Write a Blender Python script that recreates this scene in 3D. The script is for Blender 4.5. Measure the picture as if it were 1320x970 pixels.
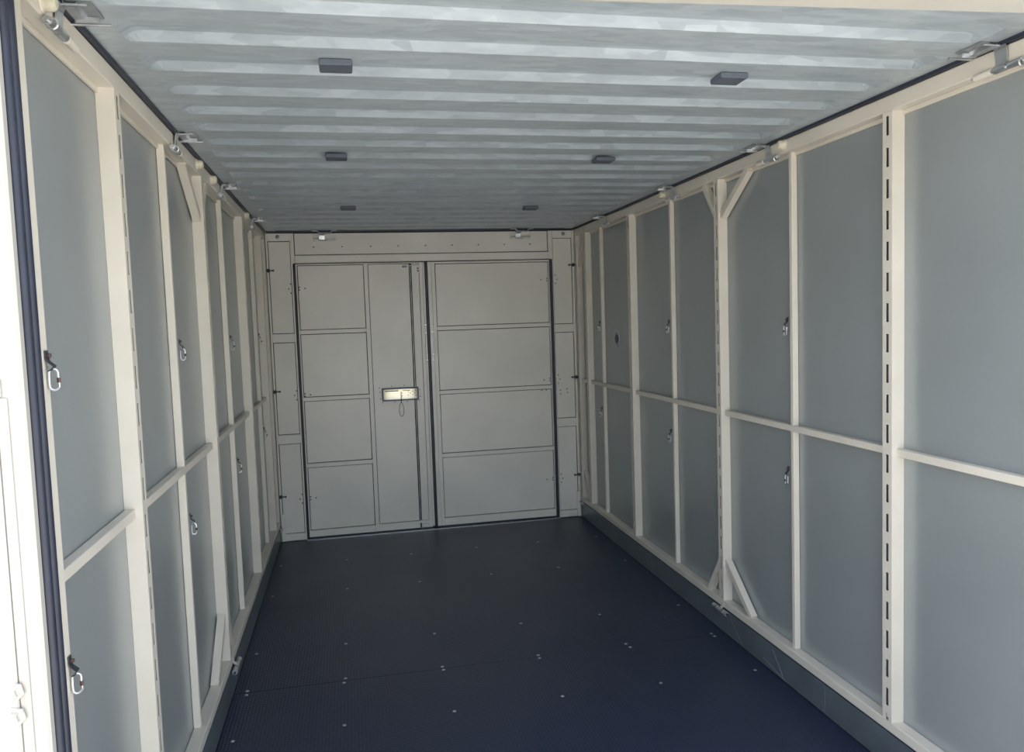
import bpy, bmesh, math, random
from mathutils import Vector, Matrix
random.seed(7)
S = bpy.context.scene
for o in list(bpy.data.objects):
    bpy.data.objects.remove(o, do_unlink=True)
COL = S.collection

# ------------------------------------------------------------------ camera
W, D = 2.25, 5.725                     # clear width, depth of the rear wall
yaw, pitch, roll = 0.2041, 0.0716, -0.0340
fwd = Vector((math.sin(yaw)*math.cos(pitch), math.cos(yaw)*math.cos(pitch), -math.sin(pitch)))
r0 = Vector((math.cos(yaw), -math.sin(yaw), 0)); u0 = r0.cross(fwd)
right = math.cos(roll)*r0 + math.sin(roll)*u0
up = -math.sin(roll)*r0 + math.cos(roll)*u0
cd = bpy.data.cameras.new('camera'); cam = bpy.data.objects.new('camera', cd); COL.objects.link(cam)
cd.sensor_fit = 'HORIZONTAL'; cd.sensor_width = 36; cd.lens = 36*1001/1320
cd.clip_start = 0.05; cd.clip_end = 500
m = Matrix((right, up, -fwd)).transposed().to_4x4(); m.translation = Vector((0.5506, 0, 1.5365))
cam.matrix_world = m
S.camera = cam

# ------------------------------------------------------------------ light
SUN = Vector((-0.24, 0.16, 0.95)).normalized()
wd = bpy.data.worlds.new('sky'); S.world = wd; wd.use_nodes = True
nt = wd.node_tree; nt.nodes.clear()
wo = nt.nodes.new('ShaderNodeOutputWorld'); bg = nt.nodes.new('ShaderNodeBackground')
sk = nt.nodes.new('ShaderNodeTexSky'); sk.sky_type = 'NISHITA'; sk.sun_disc = False
sk.sun_elevation = math.asin(SUN.z); sk.sun_rotation = math.atan2(SUN.x, SUN.y)
sk.air_density = 1.0; sk.dust_density = 2.5; sk.ozone_density = 1.0
hs = nt.nodes.new('ShaderNodeHueSaturation'); hs.inputs['Saturation'].default_value = 0.55
nt.links.new(sk.outputs[0], hs.inputs['Color']); nt.links.new(hs.outputs[0], bg.inputs[0]); bg.inputs[1].default_value = 0.30
nt.links.new(bg.outputs[0], wo.inputs[0])
sl = bpy.data.lights.new('sun', 'SUN'); so = bpy.data.objects.new('sun', sl); COL.objects.link(so)
sl.energy = 5.0; sl.angle = 0.009; sl.color = (1.0, 0.96, 0.90)
so.rotation_euler = SUN.to_track_quat('Z', 'Y').to_euler(); so.location = (0, 0, 12)
vs = S.view_settings
vs.view_transform = 'Standard'; vs.look = 'None'; vs.gamma = 1.0; vs.use_curve_mapping = False
vs.exposure = 1.34

# ------------------------------------------------------------------ materials
def mat(name, base, rough=0.5, metal=0.0, spec=0.5, var=0.0, vscale=8.0, stretch=(1, 1, 1),
        bump=0.0, bscale=200.0, rvar=0.0, coat=0.0):
    mt = bpy.data.materials.new(name); mt.use_nodes = True
    n = mt.node_tree; b = n.nodes['Principled BSDF']
    b.inputs['Base Color'].default_value = (*base, 1)
    b.inputs['Roughness'].default_value = rough
    b.inputs['Metallic'].default_value = metal
    b.inputs['Specular IOR Level'].default_value = spec
    b.inputs['Coat Weight'].default_value = coat
    tc = n.nodes.new('ShaderNodeTexCoord'); mp = n.nodes.new('ShaderNodeMapping')
    n.links.new(tc.outputs['Object'], mp.inputs[0]); mp.inputs['Scale'].default_value = stretch
    if var or rvar:
        ns = n.nodes.new('ShaderNodeTexNoise'); ns.inputs['Scale'].default_value = vscale
        ns.inputs['Detail'].default_value = 5
        n.links.new(mp.outputs[0], ns.inputs[0])
    if var:
        cr = n.nodes.new('ShaderNodeValToRGB')
        cr.color_ramp.elements[0].position = .3; cr.color_ramp.elements[1].position = .7
        cr.color_ramp.elements[0].color = (*[c*(1-var) for c in base], 1)
        cr.color_ramp.elements[1].color = (*[min(1, c*(1+var)) for c in base], 1)
        n.links.new(ns.outputs[0], cr.inputs[0]); n.links.new(cr.outputs[0], b.inputs['Base Color'])
    if rvar:
        mr = n.nodes.new('ShaderNodeMapRange')
        mr.inputs[3].default_value = max(0.02, rough-rvar); mr.inputs[4].default_value = min(1, rough+rvar)
        n.links.new(ns.outputs[0], mr.inputs[0]); n.links.new(mr.outputs[0], b.inputs['Roughness'])
    if bump:
        n2 = n.nodes.new('ShaderNodeTexNoise'); n2.inputs['Scale'].default_value = bscale
        bp = n.nodes.new('ShaderNodeBump'); bp.inputs['Strength'].default_value = bump
        bp.inputs['Distance'].default_value = 0.002
        n.links.new(mp.outputs[0], n2.inputs[0]); n.links.new(n2.outputs[0], bp.inputs['Height'])
        n.links.new(bp.outputs[0], b.inputs['Normal'])
    return mt

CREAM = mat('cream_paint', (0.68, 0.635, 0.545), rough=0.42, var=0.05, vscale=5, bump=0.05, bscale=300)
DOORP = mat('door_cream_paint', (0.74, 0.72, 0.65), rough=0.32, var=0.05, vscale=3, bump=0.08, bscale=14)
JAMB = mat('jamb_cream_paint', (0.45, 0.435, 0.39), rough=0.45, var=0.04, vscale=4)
PANEL = mat('grey_sheet_steel', (0.34, 0.37, 0.37), rough=0.30, metal=0.30, var=0.05, vscale=2.5, bump=0.10, bscale=9, rvar=0.05)
KICK = mat('galvanised_kick', (0.20, 0.24, 0.26), rough=0.35, metal=0.55, var=0.15, vscale=6, rvar=0.1)
ZINC = mat('zinc_plate', (0.62, 0.64, 0.65), rough=0.36, metal=0.9, var=0.12, vscale=30)
ZINCD = mat('dull_zinc_plate', (0.40, 0.42, 0.44), rough=0.42, metal=0.8, var=0.12, vscale=30)
STEEL = mat('screw_steel', (0.66, 0.64, 0.58), rough=0.35, metal=0.6)
DARKM = mat('dark_steel', (0.06, 0.065, 0.08), rough=0.4, metal=0.5)
RUBBER_SHADE = mat('black_rubber_and_shade', (0.022, 0.027, 0.045), rough=0.42, var=0.15, vscale=15)  # rubber seals, and the strips painted in for gap shade
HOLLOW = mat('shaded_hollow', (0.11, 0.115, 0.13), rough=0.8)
VOID = mat('shaded_gap', (0.012, 0.012, 0.014), rough=0.9)
CAPM = mat('cream_cap', (0.62, 0.58, 0.44), rough=0.5, var=0.15, vscale=40)
PAD = mat('grey_pad', (0.085, 0.10, 0.125), rough=0.6, var=0.1, vscale=30)
RED = mat('copper_thread', (0.10, 0.06, 0.055), rough=0.45, metal=0.5)
SEALM = mat('grey_ring', (0.46, 0.50, 0.52), rough=0.35, metal=0.2)
SEALD = mat('blue_grey_rim', (0.10, 0.12, 0.17), rough=0.4)
CORD = mat('black_cord', (0.02, 0.02, 0.025), rough=0.7)
GROUND = mat('pale_concrete', (0.46, 0.44, 0.40), rough=0.9, var=0.15, vscale=1.5)
BOARD = mat('raw_plywood', (0.05, 0.04, 0.03), rough=0.8)

def galv():
    mt = mat('galvanised_roof', (0.60, 0.64, 0.66), rough=0.40, metal=0.45)
    n = mt.node_tree; b = n.nodes['Principled BSDF']
    tc = n.nodes.new('ShaderNodeTexCoord'); mp = n.nodes.new('ShaderNodeMapping')
    mp.inputs['Rotation'].default_value = (0, 0, 0.5); mp.inputs['Scale'].default_value = (6, 22, 3)
    n.links.new(tc.outputs['Object'], mp.inputs[0])
    v = n.nodes.new('ShaderNodeTexVoronoi'); v.inputs['Scale'].default_value = 2.2
    n.links.new(mp.outputs[0], v.inputs[0])
    ns = n.nodes.new('ShaderNodeTexNoise'); ns.inputs['Scale'].default_value = 3.0; ns.inputs['Detail'].default_value = 6
    n.links.new(mp.outputs[0], ns.inputs[0])
    mx = n.nodes.new('ShaderNodeMix'); mx.data_type = 'FLOAT'; mx.inputs[0].default_value = 0.55
    sep = n.nodes.new('ShaderNodeSeparateColor'); n.links.new(v.outputs['Color'], sep.inputs[0])
    n.links.new(sep.outputs[0], mx.inputs[2]); n.links.new(ns.outputs[0], mx.inputs[3])
    cr = n.nodes.new('ShaderNodeValToRGB')
    cr.color_ramp.elements[0].position = .25; cr.color_ramp.elements[1].position = .75
    cr.color_ramp.elements[0].color = (0.47, 0.535, 0.575, 1); cr.color_ramp.elements[1].color = (0.60, 0.67, 0.71, 1)  # spangle, plus the wavy sheet's reflection streaks painted as lighter patches
    n.links.new(mx.outputs[0], cr.inputs[0]); n.links.new(cr.outputs[0], b.inputs['Base Color'])
    mr = n.nodes.new('ShaderNodeMapRange'); mr.inputs[3].default_value = .28; mr.inputs[4].default_value = .50
    n.links.new(mx.outputs[0], mr.inputs[0]); n.links.new(mr.outputs[0], b.inputs['Roughness'])
    n3 = n.nodes.new('ShaderNodeTexNoise'); n3.inputs['Scale'].default_value = 1.2
    n.links.new(mp.outputs[0], n3.inputs[0])
    bp = n.nodes.new('ShaderNodeBump'); bp.inputs['Strength'].default_value = 0.12; bp.inputs['Distance'].default_value = 0.01
    n.links.new(n3.outputs[0], bp.inputs['Height']); n.links.new(bp.outputs[0], b.inputs['Normal'])
    return mt
ROOF = galv()

def floor_mat():
    mt = mat('dark_film_plywood', (0.015, 0.025, 0.056), rough=0.34, spec=0.5)
    n = mt.node_tree; b = n.nodes['Principled BSDF']
    tc = n.nodes.new('ShaderNodeTexCoord'); sp = n.nodes.new('ShaderNodeSeparateXYZ')
    n.links.new(tc.outputs['Object'], sp.inputs[0])
    def wave(out, period):
        a = n.nodes.new('ShaderNodeMath'); a.operation = 'MULTIPLY'; a.inputs[1].default_value = 2*math.pi/period
        s = n.nodes.new('ShaderNodeMath'); s.operation = 'SINE'
        n.links.new(out, a.inputs[0]); n.links.new(a.outputs[0], s.inputs[0]); return s.outputs[0]
    wx = wave(sp.outputs[0], 0.0135); wy = wave(sp.outputs[1], 0.011)
    ad = n.nodes.new('ShaderNodeMath'); ad.operation = 'ADD'
    n.links.new(wx, ad.inputs[0]); n.links.new(wy, ad.inputs[1])
    bp = n.nodes.new('ShaderNodeBump'); bp.inputs['Strength'].default_value = 0.5; bp.inputs['Distance'].default_value = 0.0006
    n.links.new(ad.outputs[0], bp.inputs['Height']); n.links.new(bp.outputs[0], b.inputs['Normal'])
    ns = n.nodes.new('ShaderNodeTexNoise'); ns.inputs['Scale'].default_value = 1.8; ns.inputs['Detail'].default_value = 4
    n.links.new(tc.outputs['Object'], ns.inputs[0])
    mr = n.nodes.new('ShaderNodeMapRange'); mr.inputs[3].default_value = .26; mr.inputs[4].default_value = .42
    n.links.new(ns.outputs[0], mr.inputs[0]); n.links.new(mr.outputs[0], b.inputs['Roughness'])
    return mt
FLOOR = floor_mat()

def translucent():
    mt = bpy.data.materials.new('daylit_lock_plastic'); mt.use_nodes = True
    n = mt.node_tree; n.nodes.clear()
    o = n.nodes.new('ShaderNodeOutputMaterial'); mx = n.nodes.new('ShaderNodeMixShader'); mx.inputs[0].default_value = .72
    d = n.nodes.new('ShaderNodeBsdfDiffuse'); d.inputs[0].default_value = (.88, .86, .78, 1)
    t = n.nodes.new('ShaderNodeBsdfTranslucent'); t.inputs[0].default_value = (1.0, .97, .86, 1)
    n.links.new(d.outputs[0], mx.inputs[1]); n.links.new(t.outputs[0], mx.inputs[2]); n.links.new(mx.outputs[0], o.inputs[0])
    return mt
LOCKM = translucent()

def jamb_rust():
    mt = JAMB.copy(); mt.name = 'rust_streaked_cream_paint'
    n = mt.node_tree; b = n.nodes['Principled BSDF']
    base = b.inputs['Base Color'].links[0].from_socket
    tc = n.nodes.new('ShaderNodeTexCoord'); mp = n.nodes.new('ShaderNodeMapping'); mp.inputs['Scale'].default_value = (60, 60, 7)
    ns = n.nodes.new('ShaderNodeTexNoise'); ns.inputs['Scale'].default_value = 1.0; ns.inputs['Detail'].default_value = 6
    n.links.new(tc.outputs['Object'], mp.inputs[0]); n.links.new(mp.outputs[0], ns.inputs[0])
    mr = n.nodes.new('ShaderNodeMapRange'); mr.inputs[1].default_value = .58; mr.inputs[2].default_value = .72
    mr.inputs[3].default_value = 0; mr.inputs[4].default_value = .35
    n.links.new(ns.outputs[0], mr.inputs[0])
    mx = n.nodes.new('ShaderNodeMix'); mx.data_type = 'RGBA'
    n.links.new(mr.outputs[0], mx.inputs[0]); n.links.new(base, mx.inputs[6]); mx.inputs[7].default_value = (.55, .33, .20, 1)
    n.links.new(mx.outputs[2], b.inputs['Base Color'])
    return mt
RUST = jamb_rust()

# ------------------------------------------------------------------ mesh helpers
class MB:
    def __init__(s): s.bm = bmesh.new()
    def box(s, x0, x1, y0, y1, z0, z1, bev=0.0):
        if x0 > x1: x0, x1 = x1, x0
        if y0 > y1: y0, y1 = y1, y0
        if z0 > z1: z0, z1 = z1, z0
        b = s.bm
        v = [b.verts.new((x, y, z)) for x in (x0, x1) for y in (y0, y1) for z in (z0, z1)]
        fs = [b.faces.new([v[i] for i in f]) for f in ((0,1,3,2),(4,6,7,5),(0,4,5,1),(2,3,7,6),(0,2,6,4),(1,5,7,3))]
        if bev:
            es = set(e for f in fs for e in f.edges)
            bmesh.ops.bevel(b, geom=list(es), offset=bev, segments=1, affect='EDGES')
        return s
    def quad(s, *p):
        s.bm.faces.new([s.bm.verts.new(q) for q in p]); return s
    def bar(s, a, b, w, d, dn):
        """square bar from a to b, width w across, depth d along dn"""
        a, b, dn = Vector(a), Vector(b), Vector(dn).normalized()
        t = (b-a).normalized(); c = t.cross(dn).normalized()
        v = [s.bm.verts.new(p + c*w*i + dn*d*j) for p in (a, b) for i in (-.5, .5) for j in (0, 1)]
        for f in ((0,1,3,2),(4,6,7,5),(0,4,5,1),(2,3,7,6),(0,2,6,4),(1,5,7,3)):
            s.bm.faces.new([v[i] for i in f])
        return s
    def cyl(s, a, b, r, n=14, r2=None):
        a, b = Vector(a), Vector(b); r2 = r if r2 is None else r2
        t = (b-a).normalized(); x = t.orthogonal().normalized(); y = t.cross(x)
        A = [s.bm.verts.new(a+(x*math.cos(k*2*math.pi/n)+y*math.sin(k*2*math.pi/n))*r) for k in range(n)]
        B = [s.bm.verts.new(b+(x*math.cos(k*2*math.pi/n)+y*math.sin(k*2*math.pi/n))*r2) for k in range(n)]
        s.bm.faces.new(A[::-1]); s.bm.faces.new(B)
        for k in range(n): s.bm.faces.new((A[k], A[(k+1) % n], B[(k+1) % n], B[k]))
        return s
    def tube(s, pts, r, n=8, closed=False):
        pts = [Vector(p) for p in pts]; N = len(pts); rings = []; ref = None
        for i, p in enumerate(pts):
            a = pts[(i-1) % N] if (closed or i > 0) else p
            c = pts[(i+1) % N] if (closed or i < N-1) else p
            t = (c-a).normalized()
            if ref is None: ref = t.orthogonal().normalized()
            x = (ref - t*ref.dot(t)).normalized(); ref = x; y = t.cross(x)
            rings.append([s.bm.verts.new(p+(x*math.cos(k*2*math.pi/n)+y*math.sin(k*2*math.pi/n))*r) for k in range(n)])
        for i in range(N if closed else N-1):
            A, B = rings[i], rings[(i+1) % N]
            for k in range(n): s.bm.faces.new((A[k], A[(k+1) % n], B[(k+1) % n], B[k]))
        if not closed: s.bm.faces.new(rings[0][::-1]); s.bm.faces.new(rings[-1])
        return s
    def strip(s, pts, width_dir, w, th):
        """bent flat strip through pts, given width and thickness"""
        pts = [Vector(p) for p in pts]; wd = Vector(width_dir).normalized(); rows = []
        for i, p in enumerate(pts):
            t = (pts[min(i+1, len(pts)-1)]-pts[max(i-1, 0)]).normalized(); nn = t.cross(wd).normalized()
            rows.append([s.bm.verts.new(p+wd*w*a+nn*th*b) for a, b in ((-.5,-.5),(.5,-.5),(.5,.5),(-.5,.5))])
        for A, B in zip(rows, rows[1:]):
            for k in range(4): s.bm.faces.new((A[k], A[(k+1) % 4], B[(k+1) % 4], B[k]))
        s.bm.faces.new(rows[0][::-1]); s.bm.faces.new(rows[-1]); return s
    def lathe(s, prof, origin, axis, n=24):
        """profile of (radius, height) turned about axis at origin"""
        o, t = Vector(origin), Vector(axis).normalized(); x = t.orthogonal().normalized(); y = t.cross(x); R = []
        for r, h in prof:
            R.append([s.bm.verts.new(o+t*h+(x*math.cos(k*2*math.pi/n)+y*math.sin(k*2*math.pi/n))*max(r, 1e-5)) for k in range(n)])
        for A, B in zip(R, R[1:]):
            for k in range(n): s.bm.faces.new((A[k], A[(k+1) % n], B[(k+1) % n], B[k]))
        return s
    def build(s, name, material, parent=None, smooth=False, loc=None):
        bmesh.ops.recalc_face_normals(s.bm, faces=s.bm.faces[:])
        me = bpy.data.meshes.new(name); s.bm.to_mesh(me); s.bm.free()
        me.materials.append(material)
        if smooth:
            me.shade_smooth()
            me.set_sharp_from_angle(angle=math.radians(35))
        o = bpy.data.objects.new(name, me); COL.objects.link(o)
        if loc: o.location = loc
        if parent: o.parent = parent
        return o
def piece(name, material, parent, *args, bev=0.0015):
    return MB().box(*args, bev=bev).build(name, material, parent)
def clone(o, parent=None, loc=None, mesh=True):
    c = o.copy(); COL.objects.link(c); c.parent = parent
    if loc is not None: c.location = loc
    return c
def tag(o, label, cat, group=None, kind=None):
    o['label'] = label; o['category'] = cat
    if group: o['group'] = group
    if kind: o['kind'] = kind
    return o
def struct(o, label, cat): return tag(o, label, cat, kind='structure')
def empty(name, loc=(0, 0, 0)):
    o = bpy.data.objects.new(name, None); COL.objects.link(o); o.location = loc; o.empty_display_size = .05; return o
def rel(x, o): return x - o

YF = 1.47          # front end of the side walls
ZR = 2.205         # top of the side wall rails
ZC = 2.215         # low level of the roof sheet

# ------------------------------------------------------------------ ground outside
g = MB().box(-60, 60, -60, 60, -0.35, -0.20).build('ground', GROUND)
struct(g, 'pale sunlit concrete ground outside the open front', 'ground')

# ------------------------------------------------------------------ floor
fl = MB().box(-.055, W+.055, YF-.10, D+.03, -.16, -.021).build('floor', BOARD)
struct(fl, 'dark blue black anti-slip plywood floor with bright screws', 'floor')
for ya, yb in ((YF-.10, 3.3587), (3.3593, D+.005)):
    piece('floor_board', FLOOR, fl, 0.001, W-.001, ya, yb, -.020, 0.0, bev=0.001)
sc0 = MB().lathe([(0, .0022), (.0035, .0022), (.0045, .0012), (.0065, .0014), (.0078, .0)], (0, 0, 0), (0, 0, 1), 12).build('screw', STEEL, fl, True)
spots = [(x, y) for x in (.052, .46, .89, 1.328, 1.754, 2.184) for y in (2.97, 3.342, 3.376, 3.76, 4.565, 5.14)]
for i, (x, y) in enumerate(spots):
    loc = (x+random.uniform(-.006, .006), y+random.uniform(-.005, .005), .0001)
    if i == 0: sc0.location = loc
    else: clone(sc0, fl, loc)

# ------------------------------------------------------------------ side walls
# sx(u): u metres outward from the clear face of the wall; side -1 left, +1 right
POST_R = dict(track=[2.188, 3.370, 4.540, 5.445, 5.668], thin=[2.790, 3.965, 5.165])
POST_L = dict(track=[2.160, 3.338, 4.528, 5.450, 5.668], thin=[2.785, 3.945, 5.150])
ZS = 0.158                              # top of sill
ZL = 2.155                              # underside of top rail
def track_mesh(side):
    """hollow 45 mm post whose inner face is slotted; origin at the near inner foot corner"""
    mb = MB(); s = side; w, d, t = .045, .045, .0012; z0, z1 = ZS, ZL
    s0, s1 = .0155, .0285                 # slot, across the face
    q = mb.quad
    X = lambda u: s*u
    # near and far side walls (boxes), back closed by the panel
    mb.box(X(0), X(d), 0, t, z0, z1); mb.box(X(0), X(d), w-t, w, z0, z1)
    # inner face: strips beside the slots and bridges between them
    mb.box(X(0), X(t), t, s0, z0, z1); mb.box(X(0), X(t), s1, w-t, z0, z1)
    top = 2.141; z = z1
    k = 0
    while True:
        a = top - k*.0985; b = a - .060
        if b < .19: break
        mb.box(X(0), X(t), s0, s1, a, z); z = b; k += 1
    mb.box(X(0), X(t), s0, s1, .182, z)
    # small notch left open at the foot
    mb.box(X(0), X(t), s0, s1-.004, .170, .182)
    # rear liner added below, dark to paint the shade inside the slots
    return mb
track_src = {}
def side_wall(side):
    s = side; X = (lambda u: W+u) if s > 0 else (lambda u: -u)
    nm = 'wall_right' if s > 0 else 'wall_left'
    P = POST_R if s > 0 else POST_L
    root = MB().box(X(.056), X(.080), YF, D+.08, -.20, 2.30).build(nm, PANEL)
    struct(root, ('right' if s > 0 else 'left')+' side wall of cream framed grey steel panels', 'wall')
    # bottom sill and top rail
    piece('sill', CREAM, root, X(0), X(.0445), YF+.02, D-.003, .1235, ZS, bev=.002)
    piece('sill_shadow_strip', RUBBER_SHADE, root, X(.006), X(.0445), YF+.02, D-.003, .117, .1235, bev=0)  # shadow of the recess under the sill, put in as a dark strip
    piece('top_rail', CREAM, root, X(0), X(.0445), YF+.02, D-.003, ZL, ZR, bev=.003)
    piece('rail_lip', CREAM, root, X(.036), X(.0445), YF+.02, D-.003, ZL-.014, ZL-.0005, bev=.001)
    # front upright frame and the posts
    piece('front_upright', CREAM, root, X(0), X(.0445), 1.545, 1.590, ZS, ZL, bev=.002)
    tm = track_mesh(s).build('track_post', CREAM, root)
    liner = MB().box(s*.012, s*.0445, .004, .041, ZS+.004, ZL-.004).build('hollow_shade', HOLLOW, tm)  # dark filler painted as the shade inside the hollow post
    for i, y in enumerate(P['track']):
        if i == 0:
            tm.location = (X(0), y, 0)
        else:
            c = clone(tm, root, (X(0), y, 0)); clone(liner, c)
    for y in P['thin']:
        piece('slim_post', CREAM, root, X(.020), X(.0445), y, y+.020, ZS, ZL, bev=.0015)
    # panels between uprights, above and below the middle rail
    edges = sorted([(1.557, 1.588)] + [(y, y+.045) for y in P['track']] + [(y, y+.020) for y in P['thin']])
    for (a0, a1), (b0, b1) in zip(edges, edges[1:]):
        ya, yb = (a0+a1)/2+.001, (b0+b1)/2-.001
        piece('lower_panel', PANEL, root, X(.0455), X(.054), ya, yb, .126, 1.0665, bev=0)
        piece('upper_panel', PANEL, root, X(.0455), X(.054), ya, yb, 1.0675, ZR-.004, bev=0)
    # middle rails, one between each pair of track posts; they reach onto the near face of the next post
    tr = sorted([1.588-.045]+P['track'][:4])
    ends = P['track'][:4]
    starts = [1.588] + [y+.045 for y in P['track'][:3]]
    for a, b in zip(starts, ends):
        piece('middle_rail', CREAM, root, X(.018), X(.0442), a+.0005, b-.0005, 1.053, 1.078, bev=.0015)
    piece('middle_rail', CREAM, root, X(.018), X(.0442), P['track'][3]+.0455, P['track'][4]-.0005, 1.053, 1.078, bev=.0015)
    # corner braces at the middle post and at the rear corner
    yB = P['track'][1]; yE = P['track'][4]
    def brace(p, q):
        MB().bar((X(.010), p[0], p[1]), (X(.010), q[0], q[1]), .028, .030, (s, 0, 0)).build('corner_brace', CREAM, root)
    brace((yB-.250, ZL), (yB, 1.985)); brace((yB+.178, ZL), (yB+.045, 1.985))
    brace((yB-.235, ZS), (yB, .350)); brace((yB+.180, ZS), (yB+.045, .350))
    brace((yE-.160, ZL), (yE, 1.93)); brace((yE-.160, ZS), (yE, .365))
    # kick plate
    kp = MB().box(X(.0012), X(.0555), YF-.05, D-.002, .001, .1165).build('baseboard_right' if s > 0 else 'baseboard_left', KICK)
    struct(kp, 'scuffed dark galvanised kick plate under the '+('right' if s > 0 else 'left')+' wall frame', 'kick plate')
    for yj in (2.56, 4.98):
        MB().box(X(.0003), X(.0012), yj, yj+.012, .003, .1155).build('seam_cover', KICK, kp)
    return root
WL, WR = side_wall(-1), side_wall(1)
# scratches on the right kick plate
KB = bpy.data.objects['baseboard_right']
SCR = mat('bright_scratch', (.42, .46, .48), rough=.4, metal=.5)
for a, b, r in (((2.935, .100), (2.845, .006), .0013), ((3.01, .030), (2.83, .004), .0010), ((3.31, .092), (3.19, .012), .0008), ((5.0, .11), (4.985, .012), .001), ((4.32, .1), (4.26, .02), .0008)):
    MB().bar((W+.0008, a[0], a[1]), (W+.0008, b[0], b[1]), r*3, .0006, (1, 0, 0)).build('scratch', SCR, KB)

# ------------------------------------------------------------------ roof
PITCH, H = .2115, .018
def prof(y):
    """extra height of the sheet at depth y: flat, up (hidden), high flat, then a face looking to the open front"""
    t = ((y-1.785) % PITCH)
    # 0..: just after bright face -> low pan
    if t < .098: return 0.0
    if t < .112: return H*(t-.098)/.014
    if t < .186: return H
    return H*(1-(t-.186)/(PITCH-.186))
brk = []
k = -3
while 1.785+k*PITCH < D+.3:
    for t in (0, .098, .112, .186):
        y = 1.785+k*PITCH+t
        if YF-.10 < y < D+.04: brk.append(y)
    k += 1
ys = sorted([YF-.10]+brk+[D+.04])
xs = [-.05, .075, .085, .098, .112, W-.112, W-.098, W-.085, W-.075, W+.05]
gx = [0, 0, .35, .8, 1, 1, .8, .35, 0, 0]
bm = MB(); grid = []
for y in ys:
    hy = prof(y+1e-5)
    grid.append([bm.bm.verts.new((x, y, ZC+hy*gq)) for x, gq in zip(xs, gx)])
for A, B in zip(grid, grid[1:]):
    for i in range(len(xs)-1): bm.bm.faces.new((A[i], A[i+1], B[i+1], B[i]))
ce = bm.build('ceiling', ROOF)
struct(ce, 'ribbed galvanised steel roof sheet seen from below', 'roof')
md = ce.modifiers.new('thick', 'SOLIDIFY'); md.thickness = .004; md.offset = 1
for x0, x1 in ((-.03, .013), (W-.013, W+.03)):
    piece('roof_seal', RUBBER_SHADE, ce, x0, x1, YF-.05, D-.002, ZR+.0006, ZC+.006, bev=.002)
piece('roof_seal', RUBBER_SHADE, ce, .0135, W-.0135, D-.010, D+.02, ZR-.001, ZC+.006, bev=.002)
piece('top_cover', PANEL, ce, -.08, W+.08, YF-.10, D+.08, 2.27, 2.30, bev=0)

# ------------------------------------------------------------------ rear wall and doors
FY, PY = D-.005, D+.004             # face of frames, face of panels
lx0, lx1, lz0, lz1 = .79, 1.0, .99, 1.06     # opening behind the lock
wb = MB()
for a in ((-.08, lx0, -.20, 2.30), (lx1, W+.08, -.20, 2.30), (lx0, lx1, -.20, lz0), (lx0, lx1, lz1, 2.30)):
    wb.box(a[0], a[1], D+.020, D+.060, a[2], a[3])
wb = wb.build('wall_back', DOORP)
struct(wb, 'cream painted rear wall around the double doors', 'wall')
VB = MB()
for a in ((0, lx0, 0.0, 2.205), (lx1, W, 0.0, 2.205), (lx0, lx1, 0.0, lz0), (lx0, lx1, lz1, 2.205)):
    VB.box(a[0], a[1], D+.0165, D+.0195, a[2], a[3])
VB.build('dark_backing', VOID, wb)  # near-black sheet painting the shade in the gaps between panels
def fp(parent, x0, x1, z0, z1, name='frame_rail', y=FY, bev=.0012, m=DOORP):
    return piece(name, m, parent, x0, x1, y, D+.016, z0, z1, bev=bev)
def pp(parent, x0, x1, z0, z1, name='panel', g=.0045, y=PY):
    return piece(name, DOORP, parent, x0+g, x1-g, y, D+.016, z0+g, z1-g, bev=.0008)
# corner columns
for (c0, c1, i0, i1, sgn) in ((.005, .181, .018, .170, -1), (2.074, 2.245, 2.079, 2.230, 1)):
    fp(wb, c0, i0, .004, 2.200, 'column_edge'); fp(wb, i1, c1, .004, 2.200, 'column_edge')
    for z0, z1 in ((2.146, 2.200), (1.434, 1.495), (.709, .773), (.004, .054)):
        fp(wb, i0+.0005, i1-.0005, z0, z1, 'column_rail')
    for z0, z1 in ((1.495, 2.146), (.773, 1.434), (.054, .709)):
        pp(wb, i0, i1, z0, z1, 'column_panel')
    # rivet at the head, box tab and stepped strip at the foot
    xm = .088 if sgn < 0 else 2.165
    MB().lathe([(0, .004), (.008, .004), (.012, .002), (.014, 0)], (xm, FY, 2.176), (0, -1, 0), 16).build('rivet', KICK, wb, True)
    xt = .075 if sgn < 0 else 2.150
    piece('foot_tab', DOORP, wb, xt, xt+.050, FY-.006, FY+.001, .006, .034)
    xs_ = (.010, .034) if sgn < 0 else (2.216, 2.240)
    piece('foot_strip', DOORP, wb, xs_[0], xs_[1], FY-.012, FY-.0003, .004, .203)
# header above the doors
fp(wb, .1815, .196, 1.989, 2.200, 'header_edge'); fp(wb, 2.046, 2.0735, 1.989, 2.200, 'header_edge')
fp(wb, .1965, 2.0455, 1.989, 2.044, 'header_beam', y=FY-.012, bev=.005)
pp(wb, .1965, 2.0455, 2.045, 2.203, 'header_panel')
for x in (.331, .528, .731, .927, 1.125, 1.32, 1.515, 1.711, 1.909):
    MB().lathe([(0, .002), (.004, .0015), (.005, 0)], (x, PY, 2.103), (0, -1, 0), 10).build('rivet', DARKM, wb)
# threshold strip
piece('threshold', ZINC, wb, .183, 2.07, D-.030, D-.012, .0004, .006, bev=.001)

def screws(parent, pts, r=.0042, m=DARKM, y=FY):
    for x, z in pts:
        MB().lathe([(0, .003), (r*.7, .0028), (r, .0012), (r*1.15, 0)], (x, y, z), (0, -1, 0), 10).build('screw', m, parent, True)

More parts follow.
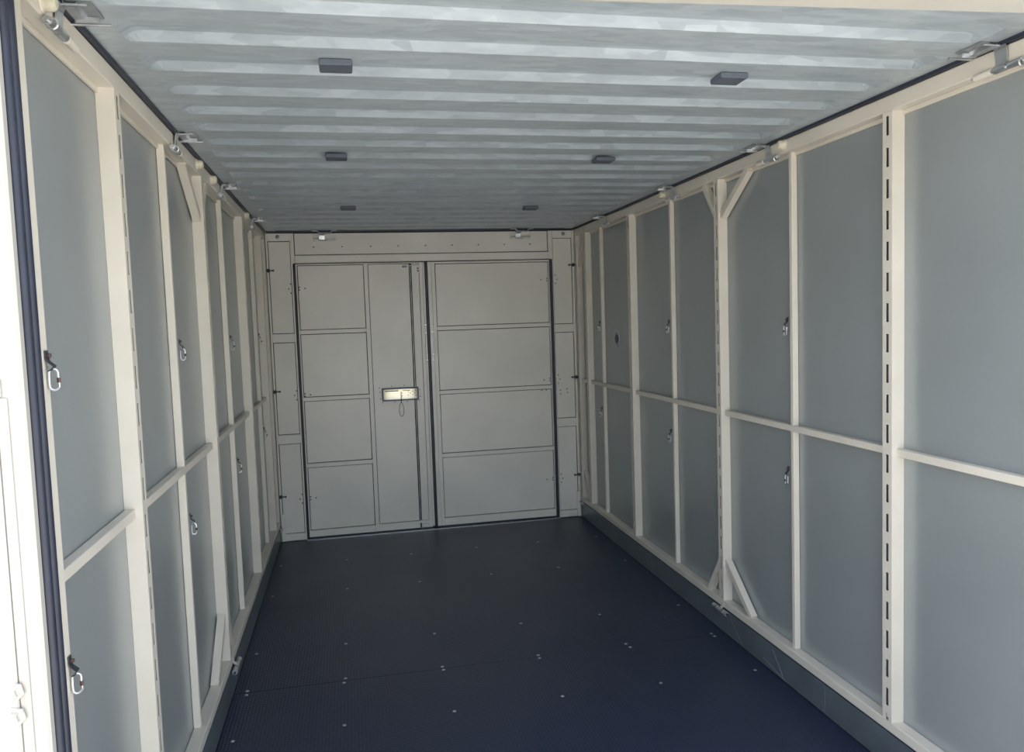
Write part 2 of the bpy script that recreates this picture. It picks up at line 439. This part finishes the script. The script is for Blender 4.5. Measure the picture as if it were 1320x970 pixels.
# ---- left leaf
d1 = empty('door_1', (.65, D, .02)); 
struct(d1, 'left cream door leaf with lock plate, facing the open front', 'door')
class P0:                                # parent shift helper
    pass
def shift(o, root):
    o.parent = root; o.matrix_parent_inverse = Matrix.Translation(-Vector(root.location)); return o
L = lambda *a, **k: shift(fp(None, *a, **k), d1)
LP = lambda *a, **k: shift(pp(None, *a, **k), d1)
L(.199, .208, .018, 1.983, 'stile'); L(.6725, .7005, .018, 1.983, 'stile')
L(.2085, .672, 1.975, 1.983); L(.701, 1.0685, 1.976, 1.983)
for z0, z1 in ((1.487, 1.515), (1.008, 1.0345), (.527, .5555), (.018, .066)): L(.2085, .672, z0, z1)
for z0, z1 in ((1.515, 1.975), (1.0345, 1.487), (.5555, 1.008), (.066, .527)): LP(.208, .6725, z0, z1)
L(.701, 1.0685, .018, .070)
tp = MB()                                # tall panel cut out behind the lock plate
for a in ((.7045, lx0, .074, 1.972), (.988, .9955, .074, 1.972), (lx0, .988, .074, lz0), (lx0, .988, lz1, 1.972)):
    tp.box(a[0], a[1], PY, D+.016, a[2], a[3])
shift(tp.build('tall_panel', DOORP, None), d1)
LP(1.0125, 1.0695, .070, 1.976, 'tall_panel', g=.0025)
L(1.0695, 1.094, .018, 1.983, 'stile'); L(1.096, 1.109, .024, 1.983, 'stile', y=FY+.003)
shift(MB().cyl((1.0055, D+.006, .03), (1.0055, D+.006, 1.965), .0034, 10).build('lock_rod', ZINC, None, True), d1)
# top corner rod with its clips
shift(MB().tube([(.945, FY-.006, 1.958), (1.05, FY-.006, 1.960), (1.066, FY-.006, 1.958), (1.066, FY-.006, 1.905)], .0028, 8).build('corner_rod', ZINC, None, True), d1)
for x, z in ((.956, 1.951), (.972, 1.951), (1.060, 1.938), (1.060, 1.920)):
    shift(MB().box(x-.006, x+.006, FY-.009, FY+.001, z-.005, z+.005).build('rod_clip', DARKM, None), d1)
shift(MB().box(1.012, 1.066, FY-.008, FY+.001, .028, .047, bev=.003).build('bottom_keeper', ZINC, None), d1)
shift(MB().box(1.000, 1.010, FY-.003, FY+.001, .020, .055).build('rod_slot', VOID, None), d1)
shift(MB().box(.184, .1985, D-.004, D+.015, .006, 1.986, bev=.004).build('door_seal', RUBBER_SHADE, None), d1)
shift(MB().box(1.1105, 1.1285, D-.004, D+.015, .012, 1.985, bev=.005).build('door_seal', RUBBER_SHADE, None), d1)
shift(MB().box(.199, 1.11, D-.002, D+.015, .007, .017, bev=.002).build('door_gap_shade', RUBBER_SHADE, None), d1)  # black strip standing in for the shaded gap under the left leaf
tmp = []
for zc in (1.812, 1.053, .302):
    for x, z in ((.2185, zc+.009), (.2185, zc-.010), (.257, zc)):
        tmp.append((x, z))
for x, z in tmp:
    shift(MB().lathe([(0, .003), (.003, .0028), (.0045, .001), (.005, 0)], (x, PY, z), (0, -1, 0), 10).build('screw', DARKM, None, True), d1)
for z in (1.524, 1.465, 1.305, 1.267):
    shift(MB().lathe([(0, .003), (.006, .0028), (.009, 0)], (1.101, FY+.003, z), (0, -1, 0), 12).build('bolt_head', STEEL, None, True), d1)
# lock plate: two translucent covers in a raised frame, lit through the opening behind
lk = MB()
for a in ((.762, 1.028, 1.062, 1.073), (.762, 1.028, .978, .988), (.762, .772, .988, 1.062), (1.018, 1.028, .988, 1.062)):
    lk.box(a[0], a[1], FY-.016, PY-.0002, a[2], a[3], bev=.002)
lock = shift(lk.build('lock_plate', SEALD, None), d1)
lock['label'] = 'bright cream lock plate with a row of screws around it'
def lp(mb, name, m, smooth=False):
    o = mb.build(name, m, None, smooth); o.parent = lock
    o.matrix_parent_inverse = (Matrix.Translation(Vector(d1.location)).inverted()).inverted() @ Matrix.Translation(-Vector(d1.location))
    return o
c1 = MB().box(.7725, .893, FY-.013, FY-.009, .9885, 1.0615, bev=.001).build('lock_cover', LOCKM, lock)
c2 = MB().box(.8935, 1.0175, FY-.016, FY-.012, .9885, 1.0615, bev=.001).build('lock_cover', LOCKM, lock)
MB().box(.785, .880, FY-.0145, FY-.0130, 1.0475, 1.0545).build('slot_line', DARKM, lock)
MB().box(.912, .965, FY-.0172, FY-.0158, 1.0490, 1.0530).build('slot_line', DARKM, lock)
MB().box(.8965, .9015, FY-.0180, FY-.0158, .9990, 1.0440).build('hinge_pin', DARKM, lock)
for x, z in ((.952, 1.040), (.967, 1.030), (.982, 1.041), (.997, 1.030), (.984, 1.019), (.950, 1.017), (1.005, 1.050), (1.007, 1.012), (.905, 1.033), (.905, 1.013)):
    MB().lathe([(0, .0016), (.003, .0014), (.0036, 0)], (x, FY-.0158, z), (0, -1, 0), 8).build('keyhole_dot', DARKM, lock)
pts = [(.898+.0185*math.sin(t)*(0.55+.45*math.sin(t/2)), FY-.019, .914+.052*math.cos(t)) for t in [2*math.pi*k/26 for k in range(26)]]
MB().tube(pts, .0016, 6, closed=True).build('cord_loop', CORD, lock)
MB().tube([(.898, FY-.019, .966), (.898, FY-.021, .985), (.898, FY-.020, 1.005)], .003, 6).build('cord_knot', CORD, lock)
for x, z in ((.745, 1.077), (.833, 1.086), (.925, 1.086), (.748, 1.045), (.751, .995), (1.040, 1.052), (1.040, 1.000), (.765, .966), (.853, .968), (.945, .968), (1.030, .972)):
    MB().lathe([(0, .003), (.0026, .0028), (.0038, 0)], (x, PY, z), (0, -1, 0), 8).build('screw', DARKM, lock)

# ---- right leaf
d2 = empty('door_2', (1.6, D, .02))
struct(d2, 'right cream door leaf of four wide panels, without a lock', 'door')
L = lambda *a, **k: shift(fp(None, *a, **k), d2)
LP = lambda *a, **k: shift(pp(None, *a, **k), d2)
L(1.131, 1.157, .020, 1.983, 'stile'); L(1.158, 1.184, .020, 1.983, 'stile'); L(2.0425, 2.0495, .020, 1.983, 'stile')
for z0, z1 in ((1.970, 1.983), (1.481, 1.509), (1.007, 1.034), (.533, .562), (.020, .075)): L(1.1845, 2.042, z0, z1)
for z0, z1 in ((1.509, 1.970), (1.034, 1.481), (.562, 1.007), (.075, .533)): LP(1.184, 2.0425, z0, z1)
shift(MB().box(2.0505, 2.0735, D-.004, D+.015, .006, 1.986, bev=.004).build('door_seal', RUBBER_SHADE, None), d2)
shift(MB().box(1.13, 2.05, D-.002, D+.015, .008, .0192, bev=.002).build('door_gap_shade', RUBBER_SHADE, None), d2)  # shaded gap under the right leaf, also a black strip
shift(MB().box(1.160, 2.042, FY-.002, FY+.001, .034, .038).build('bottom_crease', DOORP, None), d2)
for zc in (1.835, 1.075, .306):
    for x, z in ((2.030, zc+.010), (2.030, zc-.008), (1.985, zc)):
        shift(MB().lathe([(0, .003), (.003, .0028), (.0045, .001), (.005, 0)], (x, PY, z), (0, -1, 0), 10).build('screw', DARKM, None, True), d2)
for x, z in ((1.965, .998), (2.000, .998)):
    shift(MB().lathe([(0, .003), (.003, .0028), (.005, 0)], (x, PY, z), (0, -1, 0), 10).build('screw', DARKM, None, True), d2)
for z in (1.515, 1.472, 1.307, 1.264):
    shift(MB().lathe([(0, .003), (.006, .0028), (.009, 0)], (1.149, FY, z), (0, -1, 0), 12).build('bolt_head', STEEL, None, True), d2)
# hinge screws on the columns
screws(wb, [(.160, z+dz) for z in (1.812, 1.053, .302) for dz in (.033, -.031)] + [(.146, z) for z in (1.812, 1.053, .302)]
       + [(2.098, z+dz) for z in (1.835, 1.075, .306) for dz in (.033, -.031)] + [(2.110, z) for z in (1.835, 1.075, .306)]
       + [(2.112, .990), (2.112, .962), (2.165, .998), (2.165, .970)], y=PY)

# ------------------------------------------------------------------ open front: jambs and header
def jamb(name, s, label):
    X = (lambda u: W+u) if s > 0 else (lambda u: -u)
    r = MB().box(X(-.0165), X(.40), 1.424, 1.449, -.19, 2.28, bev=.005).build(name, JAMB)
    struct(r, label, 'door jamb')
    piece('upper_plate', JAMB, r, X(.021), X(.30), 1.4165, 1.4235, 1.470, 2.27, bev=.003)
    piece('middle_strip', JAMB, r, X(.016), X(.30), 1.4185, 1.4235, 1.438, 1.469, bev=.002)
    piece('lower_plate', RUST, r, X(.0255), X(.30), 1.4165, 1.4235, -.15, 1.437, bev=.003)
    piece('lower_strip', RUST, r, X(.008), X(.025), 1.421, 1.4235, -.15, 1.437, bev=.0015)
    piece('rubber_seal', RUBBER_SHADE, r, X(-.009), X(.05), 1.452, 1.515, .002, 2.26, bev=.004)
    for y, u in ((1.4655, -.012), (1.4905, -.0128)):
        MB().cyl((X(u), y, .002), (X(u), y, 2.2), .011, 14).build('seal_bead', RUBBER_SHADE, r, True)
    for z in (.940, .897):
        b = MB().lathe([(0, .016), (.010, .016), (.012, .012), (.012, .004), (.017, .003), (.018, 0)], (X(.0325), 1.4165, z), (0, -1, 0), 6).build('bolt', STEEL, r)
    return r
jl = jamb('trim_1', -1, 'bright cream front jamb with two rusting bolts at left edge')
jr = jamb('trim_3', 1, 'cream front jamb standing outside the picture at right')
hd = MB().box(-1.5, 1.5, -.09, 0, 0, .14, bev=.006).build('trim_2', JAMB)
hd.location = (1.125, 1.45, 2.1345); hd.rotation_euler = (0, -.0225, 0)
MB().box(-1.5, 1.5, -.097, -.0905, .016, .135, bev=.004).build('header_face', RUST, hd)
struct(hd, 'bright cream header beam over the open front', 'header')

# ------------------------------------------------------------------ roof latches along the walls
def latch(side, y, label):
    s = side; x0 = W if s > 0 else 0.0
    X = lambda u: s*u                     # local: u outward
    r = empty('roof_latch', (x0, y, 2.15)); tag(r, label, 'latch', 'zinc roof latches along the top rails')
    z = lambda v: v-2.15
    # hat shaped plate screwed under the roof sheet
    MB().strip([(X(-.068), .045, z(2.2125)), (X(-.040), .045, z(2.2125)), (X(-.034), .045, z(2.204)), (X(-.016), .045, z(2.202)), (X(-.014), .045, z(2.2125)), (X(.0), .045, z(2.2125))], (0, 1, 0), .085, .003).build('roof_plate', ZINCD, r)
    # upright bright tab and the long cross pin
    MB().box(X(-.062), X(-.014), .070, .073, z(2.196), z(2.2085)).build('bright_tab', ZINC, r)
    MB().cyl((X(-.078), .100, z(2.203)), (X(.0), .100, z(2.203)), .0035, 10).build('cross_pin', ZINC, r, True)
    MB().cyl((X(-.060), .000, z(2.206)), (X(-.010), .000, z(2.206)), .0028, 10).build('cross_pin', ZINC, r, True)
    # strap down the face of the rail
    MB().strip([(X(-.012), 0, z(2.205)), (X(-.008), 0, z(2.196)), (X(-.004), 0, z(2.165)), (X(-.008), 0, z(2.150)), (X(.002), 0, z(2.143))], (0, 1, 0), .038, .003).build('strap', ZINC, r)
    # hinge barrels under the rail
    for a, b in ((-.075, -.028), (-.020, .018), (.030, .082)):
        MB().cyl((X(-.008), a, z(2.147)), (X(-.008), b, z(2.147)), .0095, 14).build('hinge_barrel', ZINC if b < .02 else CREAM, r, True)
    hp = MB().cyl((X(-.008), -.085, z(2.147)), (X(-.008), .092, z(2.147)), .0045, 10).build('hinge_pin', ZINC, r, True)
    pts = [(X(-.016-.010*math.sin(t)), -.075, z(2.140)+.010*math.cos(t)) for t in [math.pi*k/8*1.5 for k in range(9)]]
    MB().tube(pts, .0028, 8).build('hook', ZINC, hp, True)
for side, ylist in ((-1, (1.77, 2.86, 3.83, 4.99)), (1, (1.765, 2.915, 3.86, 4.97))):
    wn = 'left' if side < 0 else 'right'
    names = ('nearest the open front', 'second from the open front', 'third from the open front', 'farthest in, near the rear corner')
    for y, nn in zip(ylist, names):
        latch(side, y, 'zinc roof latch on top of the %s wall, %s' % (wn, nn))
def rear_latch(x, label):
    r = empty('roof_latch', (x, D-.008, 2.17)); tag(r, label, 'latch', 'zinc roof latches above the doors')
    MB().strip([(-.085, -.055, .038), (-.05, -.055, .038), (-.035, -.055, .022), (.04, -.055, .020), (.052, -.055, .038), (.085, -.055, .038)], (0, 1, 0), .035, .003).build('roof_plate', ZINCD, r)
    MB().strip([(-.02, -.05, .024), (-.02, -.020, .020), (-.02, -.014, .010), (-.02, -.012, -.016), (-.02, -.004, -.022)], (1, 0, 0), .038, .003).build('clip', ZINC, r)
    MB().cyl((-.077, -.006, -.012), (.075, -.006, -.012), .0032, 10).build('rod', ZINC, r, True)
    f = MB()
    for a in ((-.080, .078, -.027, -.0245), (-.080, -.0775, -.027, .014), (.0755, .078, -.027, .014)):
        f.box(a[0], a[1], -.004, .0035, a[2], a[3])
    f.build('catch_frame', DOORP, r)
    MB().cyl((-.03, -.008, -.0235), (.015, -.008, -.0235), .004, 10).build('hook', ZINC, r, True)
rear_latch(.412, 'zinc roof latch above the left door leaf, under the roof')
rear_latch(1.835, 'zinc roof latch above the right door leaf, under the roof')

# ------------------------------------------------------------------ cream caps on the rails
def cap(side, y, z, label):
    s = side; x0 = W if s > 0 else 0
    r = empty('rail_cap', (x0, y, z)); tag(r, label, 'cap', 'round cream caps on the top rails')
    MB().lathe([(0, .026), (.011, .025), (.0165, .020), (.0185, .012), (.0185, .002), (.019, .0008)], (0, 0, 0), (-s, 0, 0), 20).build('knob', CAPM, r, True)
    MB().lathe([(.019, .003), (.022, .002), (.023, .0005)], (0, 0, 0), (-s, 0, 0), 20).build('collar', CREAM, r, True)
for y, l in ((1.70, 'round cream cap at the near end of the left rail'), (3.255, 'round cream cap on left rail above the braced post'), (3.575, 'round cream cap on left rail just before the third latch'), (4.675, 'round cream cap farthest in on the left rail')):
    cap(-1, y, 2.182, l)
for y, l in ((2.812, 'round cream cap on right rail above the first slim post'), (4.0, 'round cream cap on right rail above the second slim post')):
    cap(1, y, 2.186, l)

# ------------------------------------------------------------------ lashing links on the slim posts
def link(side, x_u, y, z, label):
    s = side; x0 = (W if s > 0 else 0)+s*x_u
    r = empty('lashing_link', (x0, y, z)); tag(r, label, 'lashing ring', 'zinc lashing links along the side walls')
    i = -s                               # towards the inside
    bb = MB().strip([(0.001*i, 0, .0), (.002*i, 0, -.014), (.004*i, 0, -.020), (.014*i, 0, -.029), (.010*i, 0, -.036), (.004*i, 0, -.038)], (0, 1, 0), .014, .0022).build('bent_bracket', DARKM, r)
    MB().lathe([(0, .007), (.0035, .007), (.0045, .005), (.0045, .001)], (.002*i, 0, -.009), (i, 0, 0), 8).build('bolt', RED, bb)
    c = Vector((.011*i, 0, -.054)); pts = []
    for k in range(20):
        t = 2*math.pi*k/20; a, b = math.cos(t), math.sin(t)
        pts.append((c.x+.0075*a, .002*a, c.z+.011*(1 if b > 0 else -1)*(abs(b) > .01)+.0085*b))
    lk_ = MB().tube(pts, .0024, 8, closed=True).build('link', ZINC, r, True)
    MB().cyl((c.x+.0075*i, .002*i, c.z-.006), (c.x+.0075*i, .002*i, c.z+.003), .0038, 6).build('screw_sleeve', RED, lk_)
ordn = ('first', 'second', 'third')
for side, P in ((-1, POST_L), (1, POST_R)):
    wn = 'left' if side < 0 else 'right'
    for k, y in enumerate(P['thin']):
        for z, ul in ((1.512, 'upper'), (.908, 'lower')):
            link(side, .019, y+.034, z, '%s zinc lashing link behind the %s slim post of the %s wall' % (ul, ordn[k], wn))
link(-1, -.001, 1.576, 1.510, 'large upper zinc lashing link beside the black seal at left')
link(-1, -.001, 1.576, .930, 'large lower zinc lashing link beside the black seal at left')

# ------------------------------------------------------------------ clamps at the sills
def clamp(side, y, z, label, k=1.0):
    s = side; x0 = W if s > 0 else 0
    r = empty('sill_clamp', (x0-s*.001, y, z)); tag(r, label, 'clamp', 'zinc sill clamps')
    i = -s
    for a, b in ((-.070, -.034), (-.026, .022), (.030, .064)):
        MB().cyl((i*.014, a*k, 0), (i*.014, b*k, 0), .0115*k, 14).build('barrel', ZINC, r, True)
    MB().cyl((i*.014, -.080*k, 0), (i*.014, .072*k, 0), .005*k, 10).build('pin', DARKM, r, True)
    MB().strip([(i*.001, -.010, .038*k), (i*.003, -.010, .018*k), (i*.012, -.010, .012*k)], (0, 1, 0), .020, .003).build('tab', CREAM, r)
clamp(-1, 3.40, .108, 'zinc sill clamp under the braced post of the left wall')
clamp(1, 3.385, .112, 'zinc sill clamp under the braced post of the right wall')
clamp(-1, 5.655, .100, 'small zinc sill clamp in the left rear corner', .7)
clamp(1, 5.655, .118, 'small zinc sill clamp in the right rear corner', .7)

# ------------------------------------------------------------------ pull pins joining side and rear walls
def pin(side, z, label):
    s = side; x0 = .012 if s < 0 else W-.012
    i = -s
    r = empty('pull_pin', (x0, D-.022, z)); tag(r, label, 'pin', 'dark pull pins at the rear corners')
    MB().cyl((-i*.010, 0, 0), (i*.040, 0, 0), .0045, 10).build('shaft', DARKM, r, True)
    MB().tube([(i*(.004+.010*math.cos(t)), 0, .011*math.sin(t)) for t in [2*math.pi*k/14 for k in range(14)]], .0028, 6, closed=True).build('eye', DARKM, r, True)
    MB().box(i*.034, i*.042, -.006, .006, -.007, .007).build('head', DARKM, r)
    MB().box(-i*.004, i*.012, .004, .0165, -.008, .008).build('bracket', DARKM, r)
for z, n in ((1.94, 'top'), (1.087, 'middle'), (.331, 'bottom')):
    pin(-1, z, '%s dark pull pin on the left rear corner column' % n)
    pin(1, z, '%s dark pull pin on the right rear corner column' % n)

# ------------------------------------------------------------------ blocks under the roof
for x, y, l in ((.549, 2.10, 'grey block under the roof, left row, nearest the front'), (.533, 3.21, 'grey block under the roof, left row, middle one'),
                (.578, 4.58, 'grey block under the roof, left row, nearest the doors'), (1.650, 2.10, 'grey block under the roof, right row, nearest the front'),
                (1.648, 3.22, 'grey block under the roof, right row, middle one'), (1.654, 4.615, 'grey block under the roof, right row, nearest the doors')):
    r = MB().box(-.042, .042, -.036, .036, -.017, -.0006, bev=.003).build('roof_block', PAD); r.location = (x, y, ZC)
    tag(r, l, 'block', 'grey blocks under the roof')

# ------------------------------------------------------------------ round rimmed discs on the right wall panels, one with a dark centre
def disc(y, z, R, dark, label):
    r = empty('round_disc', (W+.0455, y, z)); tag(r, label, 'disc')
    MB().lathe([(R, 0.0003), (R, .004), (R*.86, .005), (R*.80, .001)], (0, 0, 0), (-1, 0, 0), 32).build('rim', SEALM, r, True)
    if dark:
        MB().lathe([(0, .004), (R*.42, .004), (R*.5, .0004)], (0, 0, 0), (-1, 0, 0), 28).build('dark_centre', DARKM, r, True)
    else:
        MB().lathe([(R*.62, .0004), (R*.62, .002), (R*.5, .002), (R*.48, .0004)], (0, 0, 0), (-1, 0, 0), 28).build('inner_rim', SEALM, r, True)
disc(5.352, 2.012, .044, False, 'round rimmed fitting high on the right wall near the rear corner')
disc(4.936, 1.390, .060, True, 'round disc with dark centre on the right wall between slim and slotted posts')
